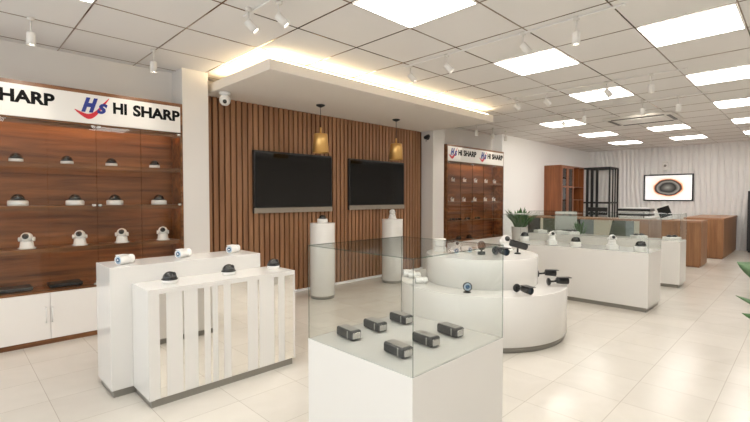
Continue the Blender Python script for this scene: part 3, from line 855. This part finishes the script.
# ------------------------------------------------------------------ reception desk
t = thing('reception_desk', 'long wooden reception desk with brown top behind the glass cases', 'desk', (9.15, 1.31, 0))
L = 4.41 - 1.31; dd = .62
MB().box(-.02, 0, .765, dd, L, .80, bev=.003).build('desk_top', M['desktop'], t)
MB().box(0, .0, .03, dd, .20, .765, bev=.002).build('end_panel', M['desk'], t)
MB().box(.02, .02, 0, dd - .02, .9, .03).build('plinth', M['desk'], t)
MB().box(0, .20, .03, .03, .93, .765).build('front_panel', M['desk'], t)
def fp(y0, y1, m): MB().box(.004, y0 - 1.31, .03, .03, y1 - 1.31, .765).build('front_panel', M[m], t)
fp(2.24, 2.33, 'cream'); fp(2.33, 2.47, 'bluegrey'); fp(3.04, 3.30, 'bluegrey'); fp(3.58, 4.07, 'greengrey'); fp(4.07, 4.13, 'cream'); fp(4.13, 4.41, 'dslate')
MB().prism([(2.70 - 1.31, .765), (3.04 - 1.31, .765), (3.04 - 1.31, .03), (2.85 - 1.31, .03)], .026, mat=T(.004, 0, 0) @ Matrix(((0, 0, 1, 0), (1, 0, 0, 0), (0, 1, 0, 0), (0, 0, 0, 1)))).build('front_panel', M['cream'], t)
MB().prism([(2.47 - 1.31, .765), (2.70 - 1.31, .765), (2.85 - 1.31, .03), (2.47 - 1.31, .03)], .026, mat=T(.004, 0, 0) @ Matrix(((0, 0, 1, 0), (1, 0, 0, 0), (0, 1, 0, 0), (0, 0, 0, 1)))).build('front_panel', M['greengrey'], t)
fp(3.30, 3.58, 'dslate')
MB().box(dd - .03, .20, .03, dd, L, .765).build('back_panel', M['desk'], t)
t = thing('side_desk', 'separate wooden desk against the wavy wall at the far right', 'desk', (10.75, 1.19, 0))
MB().box(-.01, -.01, .765, 2.08, .65, .80, bev=.003).build('desk_top', M['desktop'], t)
MB().box(0, 0, .02, 2.07, .02, .765).build('end_panel', M['desk'], t)
MB().box(0, .02, .02, .02, .62, .765).build('front_panel', M['desk'], t)
MB().box(.02, .6, .02, 2.07, .62, .765).build('back_panel', M['desk'], t)
MB().box(.01, .01, 0, 2.06, .61, .02).build('plinth', M['desk'], t)

# office goods on and around the desk
t = thing('printer', 'white and black office printer on the wooden reception desk', 'printer', (9.42, 2.35, .80))
MB().box(-.16, -.20, 0, .16, .20, .05, bev=.006).build('base', M['white'], t)
MB().box(-.165, -.19, .05, .15, .21, .078, bev=.004).build('paper_tray', M['black'], t)
MB().box(-.14, -.17, .078, .15, .19, .12, bev=.006).build('body', M['white'], t)
MB().box(-.165, -.20, .12, .15, .22, .155, bev=.004).build('scanner_lid', M['black'], t)
MB().box(-.13, -.17, .155, .13, .18, .17, bev=.004).build('cover', M['white'], t)
t.scale = (1.25, 1.3, 1.25)
t = thing('payment_terminal', 'tilted black and white touch screen at the right end of the reception desk', 'screen', (9.42, 1.90, .8005), -.15)
MB().box(-.08, -.09, 0, .10, .09, .02, bev=.005).build('foot', M['white'], t)
MB().box(-.01, -.02, .02, .02, .02, .12, mat=None).build('stand', M['white'], t)
MB().box(-.012, -.10, -.09, .012, .10, .10, bev=.004, mat=T(-.01, 0, .135) @ R(-.35, 'X')).build('screen', M['black'], t)
MB().box(.013, -.105, -.095, .022, .12, .105, bev=.003, mat=T(-.01, .03, .14) @ R(-.35, 'X')).build('back_cover', M['white'], t)
t = thing('laptop', 'thin dark closed laptop at the left end of the reception desk', 'laptop', (9.42, 3.80, .80), 0)
MB().box(-.12, -.17, .002, .12, .17, .014, bev=.003).build('base', M['black'], t)
MB().box(-.12, -.17, .015, .12, .17, .024, bev=.003).build('lid', M['darkgrey'], t)
def chair(label, mat, loc, rz, mesh=False, zt=1.0):
    t = thing('office_chair', label, 'office chair', loc, rz)
    s = MB(); s.box(-.23, -.23, .43, .23, .23, .50, bev=.03); s.build('seat', M['black'], t)
    MB().box(-.22, .20, .60, .22, .25, zt, bev=.02).build('backrest', mat, t)
    MB().tube([(0, .1, .45), (0, .27, .5), (0, .27, .65)], .018, 8).build('back_support', M['blackmetal'], t)
    MB().tube([(0, 0, .08), (0, 0, .43)], .025, 12).build('gas_lift', M['blackmetal'], t)
    for k in range(5):
        a = 2 * PI * k / 5
        lg = MB().tube([(0, 0, .09), (.26 * math.cos(a), .26 * math.sin(a), .06)], [.02, .013], 8).build('leg', M['blackmetal'], t)
        MB().lathe([(0, -.012), (.024, -.012), (.024, .012), (0, .012)], 14, mat=T(.26 * math.cos(a), .26 * math.sin(a), .024) @ R(a, 'Z') @ R(PI / 2, 'X')).build('caster', M['black'], lg)
    return t
chair('black office chair behind the reception desk, its backrest in front of the black rack', M['black'], (10.3, 3.43, 0), -PI / 2 , zt=.985)
chair('pale mesh-backed chair standing between the farther glass case and the desk', M['mesh'], (8.12, 3.05, 0), -PI / 2 + .95, zt=.95)

# bookcase: glass-door unit and open unit
t = thing('bookcase', 'tall reddish-brown wooden bookcase with glass doors and open shelves by the white wall', 'bookcase', (9.96, 4.034, 0))
W, D, HH = 1.43, .383, 1.953
c = MB()
c.box(0, 0, 0, .02, D, HH); c.box(.725, 0, 0, .745, D, HH); c.box(W - .02, 0, 0, W, D, HH)
c.box(.02, 0, HH - .02, .725, D, HH); c.box(.745, 0, HH - .02, W - .02, D, HH); c.box(.02, .02, 0, W - .02, D, .06)
c.build('carcass', M['book'], t)
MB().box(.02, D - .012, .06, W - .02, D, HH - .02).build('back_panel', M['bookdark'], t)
for z in (.42, .80, 1.14, 1.45):
    MB().box(.02, .03, z, .725, D - .012, z + .018).build('shelf', M['book'], t)
    MB().box(.745, .0, z, W - .02, D - .012, z + .018).build('shelf', M['book'], t)
for x_, z0, z1 in ((1.09, 1.468, HH - .02), (1.09, .818, 1.14), (1.09, .06, .42)):
    MB().box(x_ - .009, .0, z0, x_ + .009, D - .012, z1).build('divider', M['book'], t)
for a, b in ((.002, .362), (.365, .724)):
    f = MB(); z0, z1 = .06, HH - .005
    f.box(a, -.02, z0, a + .07, -.001, z1); f.box(b - .07, -.02, z0, b, -.001, z1)
    for z in (z0, z1 - .07, .80, 1.44): f.box(a + .07, -.02, z, b - .07, -.001, z + (.07 if z in (z0, z1 - .07) else .035))
    dr = f.build('door', M['book'], t)
    MB().box(a + .07, -.012, z0 + .07, b - .07, -.008, z1 - .07).build('pane', glass('smoked_glass', (.42, .44, .47)), dr)
# black metal rack
t = thing('metal_rack', 'tall open black metal rack of upright bars beside the bookcase', 'rack', (12.06, 3.64, 0))
RW, RD, RH = .66, .66, 1.975
f = MB(); s_ = .035
for (a, b) in ((0, 0), (RW, 0), (0, RD), (RW, RD)):
    MB().box(a - s_ / 2, b - s_ / 2, 0, a + s_ / 2, b + s_ / 2, RH).build('post', M['blackmetal'], t)
for b in (.30, .42, .54):
    MB().box(-.012, b - .03, 0, .012, b + .03, RH).build('upright_bar', M['blackmetal'], t)
for a in (.25, .45):
    MB().box(a - .015, -.012, 0, a + .015, .012, RH).build('upright_bar', M['blackmetal'], t)
for z in (.05, 1.05, RH - .02):
    f.box(0, -.015, z, RW, .015, z + .04); f.box(0, RD - .015, z, RW, RD + .015, z + .04); f.box(-.015, 0, z, .015, RD, z + .04); f.box(RW - .015, 0, z, RW + .015, RD, z + .04)
f.build('frame', M['blackmetal'], t)
# wall screen
t = thing('wall_screen', 'black framed white screen showing a dark camera with orange glow on the wavy wall', 'screen', (12.885, 2.54, 1.455))
Wd, Hd = 1.05, .67
f = MB(); a, b = Wd / 2, Hd / 2
f.box(-.045, -a, -b, 0, a, -b + .03); f.box(-.045, -a, b - .03, 0, a, b); f.box(-.045, -a, -b + .03, 0, -a + .03, b - .03); f.box(-.045, a - .03, -b + .03, 0, a, b - .03)
f.build('frame', M['blackmetal'], t)
MB().box(-.03, -a + .03, -b + .03, -.001, a - .03, b - .03).build('display', M['art'], t)
# dark cupboard by right edge
t = thing('filing_cabinet', 'dark charcoal cabinet cut by the right picture edge at the wavy wall', 'cabinet', (12.47, .35, 0))
MB().box(0, 0, .04, .36, .63, 1.35, bev=.004).build('body', M['blackmetal'], t)
for k in range(3):
    dw = MB().box(-.012, .01, .06 + k * .43, 0, .62, .47 + k * .43, bev=.003).build('drawer', M['blackmetal'], t)
    MB().box(-.03, .24, .30 + k * .43, -.012, .38, .32 + k * .43, bev=.003).build('handle', M['darkgrey'], dw)
MB().box(.02, .02, 0, .34, .61, .04).build('plinth', M['black'], t)

# ------------------------------------------------------------------ plants
def blade(m, base, tip, width, bend=.0, mi=0, n=12, pw=4, twist=0):
    base = Vector(base); tip = Vector(tip); d = tip - base
    side = d.cross(Vector((0, 0, 1)))
    side = side.normalized() if side.length > 1e-4 else Vector((1, 0, 0))
    nrm = side.cross(d).normalized()
    side, nrm = side * math.cos(twist) + nrm * math.sin(twist), nrm * math.cos(twist) - side * math.sin(twist)
    rows_ = []
    for k in range(n + 1):
        u = k / n
        c = base + d * u + Vector((0, 0, bend * math.sin(PI * u)))
        w_ = width * (.45 + .75 * math.sin(PI * min(1, u * .8 + .1))) * (1 - u ** pw) * .5 + .0008
        rows_.append([m.bm.verts.new(c - side * w_), m.bm.verts.new(c + nrm * w_ * .25), m.bm.verts.new(c + side * w_), m.bm.verts.new(c - nrm * .0015)])
    for a, b in zip(rows_[:-1], rows_[1:]):
        for i in range(4):
            f = m.bm.faces.new([a[i], a[(i + 1) % 4], b[(i + 1) % 4], b[i]]); f.smooth = True; f.material_index = mi
    m.bm.faces.new(rows_[0]); m.bm.faces.new(rows_[-1][::-1])
def plant(label, loc, ph, pr, n, hgt, spread, wdt, seed=1):
    rnd = random.Random(seed)
    t = thing('potted_plant', label, 'potted plant', loc)
    MB().lathe([(pr * .78, 0), (pr * .8, .01), (pr, ph - .01), (pr, ph), (pr * .9, ph), (pr * .88, ph - .05), (0, ph - .05)], 36, cap=False).build('pot', M['lacquer'], t)
    MB().lathe([(0, ph - .03), (pr * .87, ph - .03), (pr * .87, ph - .045), (0, ph - .045)], 28).build('soil', M['soil'], t)
    m = MB()
    for k in range(n):
        a = 2 * PI * k / n * 2.4 + rnd.uniform(-.3, .3); r0 = rnd.uniform(0, pr * .55)
        r1 = r0 + spread * rnd.uniform(.25, 1); hh = hgt * rnd.uniform(.55, 1) * (1 - .35 * (r1 - r0) / spread)
        blade(m, (r0 * math.cos(a), r0 * math.sin(a), ph - .04), (r1 * math.cos(a), r1 * math.sin(a), ph + hh), wdt * rnd.uniform(.7, 1.2), bend=rnd.uniform(0, .05), mi=0)
    m.build('foliage', M['leaf'], t)
    return t
plant('bushy green plant in a white pot by the wall, right of the far cabinet', (7.75, 3.9, 0), .65, .15, 48, .46, .32, .075, 3)
plant('small green plant seen behind the farther glass case, in a white pot', (7.52, 2.72, 0), .60, .11, 22, .26, .12, .045, 8)
# plant at the right picture edge: only the leaf tips reach the picture
t = thing('potted_plant', 'green plant leaves reaching in at the right picture edge', 'potted plant', (3.2, -.12, 0))
MB().lathe([(.14, 0), (.145, .01), (.19, .40), (.19, .42), (.17, .42), (.165, .37), (0, .37)], 36, cap=False).build('pot', M['lacquer'], t)
MB().lathe([(0, .385), (.166, .385), (.166, .37), (0, .37)], 28).build('soil', M['soil'], t)
m = MB()
blade(m, (0, .02, .38), (0, .412, .835), .12, bend=.10, mi=1, pw=9, twist=1.1)
blade(m, (.0, .03, .38), (0, .385, .545), .04, bend=.02, pw=14, twist=1.1)
blade(m, (.02, .0, .38), (-.02, .412, .645), .028, bend=.03, mi=1, pw=14, twist=1.1)
rnd = random.Random(4)
for k in range(22):
    a = PI + PI * k / 22 + rnd.uniform(-.1, .1)
    blade(m, (.06 * math.cos(a), .06 * math.sin(a), .38), (rnd.uniform(.15, .4) * math.cos(a), rnd.uniform(.15, .4) * math.sin(a), rnd.uniform(.6, 1.0)), .06, bend=.06)
m.build('foliage', [M['leaf'], M['leafpale']], t)

# ------------------------------------------------------------------ camera, world, view
cam = bpy.data.cameras.new('camera'); co = bpy.data.objects.new('camera', cam); COL.objects.link(co)
cam.sensor_width = 36; cam.lens = 432.61 * 36 / 750; cam.clip_start = .02
co.location = (0, 0, 1.2)
co.rotation_euler = (math.radians(90 - 1.744), 0, math.radians(45.235 - 90))
S.camera = co
w = bpy.data.worlds.new('world'); S.world = w; w.use_nodes = True
w.node_tree.nodes['Background'].inputs[0].default_value = (.95, .97, 1, 1)
w.node_tree.nodes['Background'].inputs[1].default_value = 2.2
S.view_settings.view_transform = 'Standard'; S.view_settings.look = 'None'
S.view_settings.gamma = 1; S.view_settings.use_curve_mapping = False
S.view_settings.exposure = 0.12
S.cycles.max_bounces = 14; S.cycles.transparent_max_bounces = 24; S.cycles.glossy_bounces = 6; S.cycles.diffuse_bounces = 6
S.cycles.sample_clamp_indirect = 6
S.cycles.use_denoising = True
for o in bpy.data.objects:
    if o.parent and o.name.split('.')[0] == 'office_chair': pass
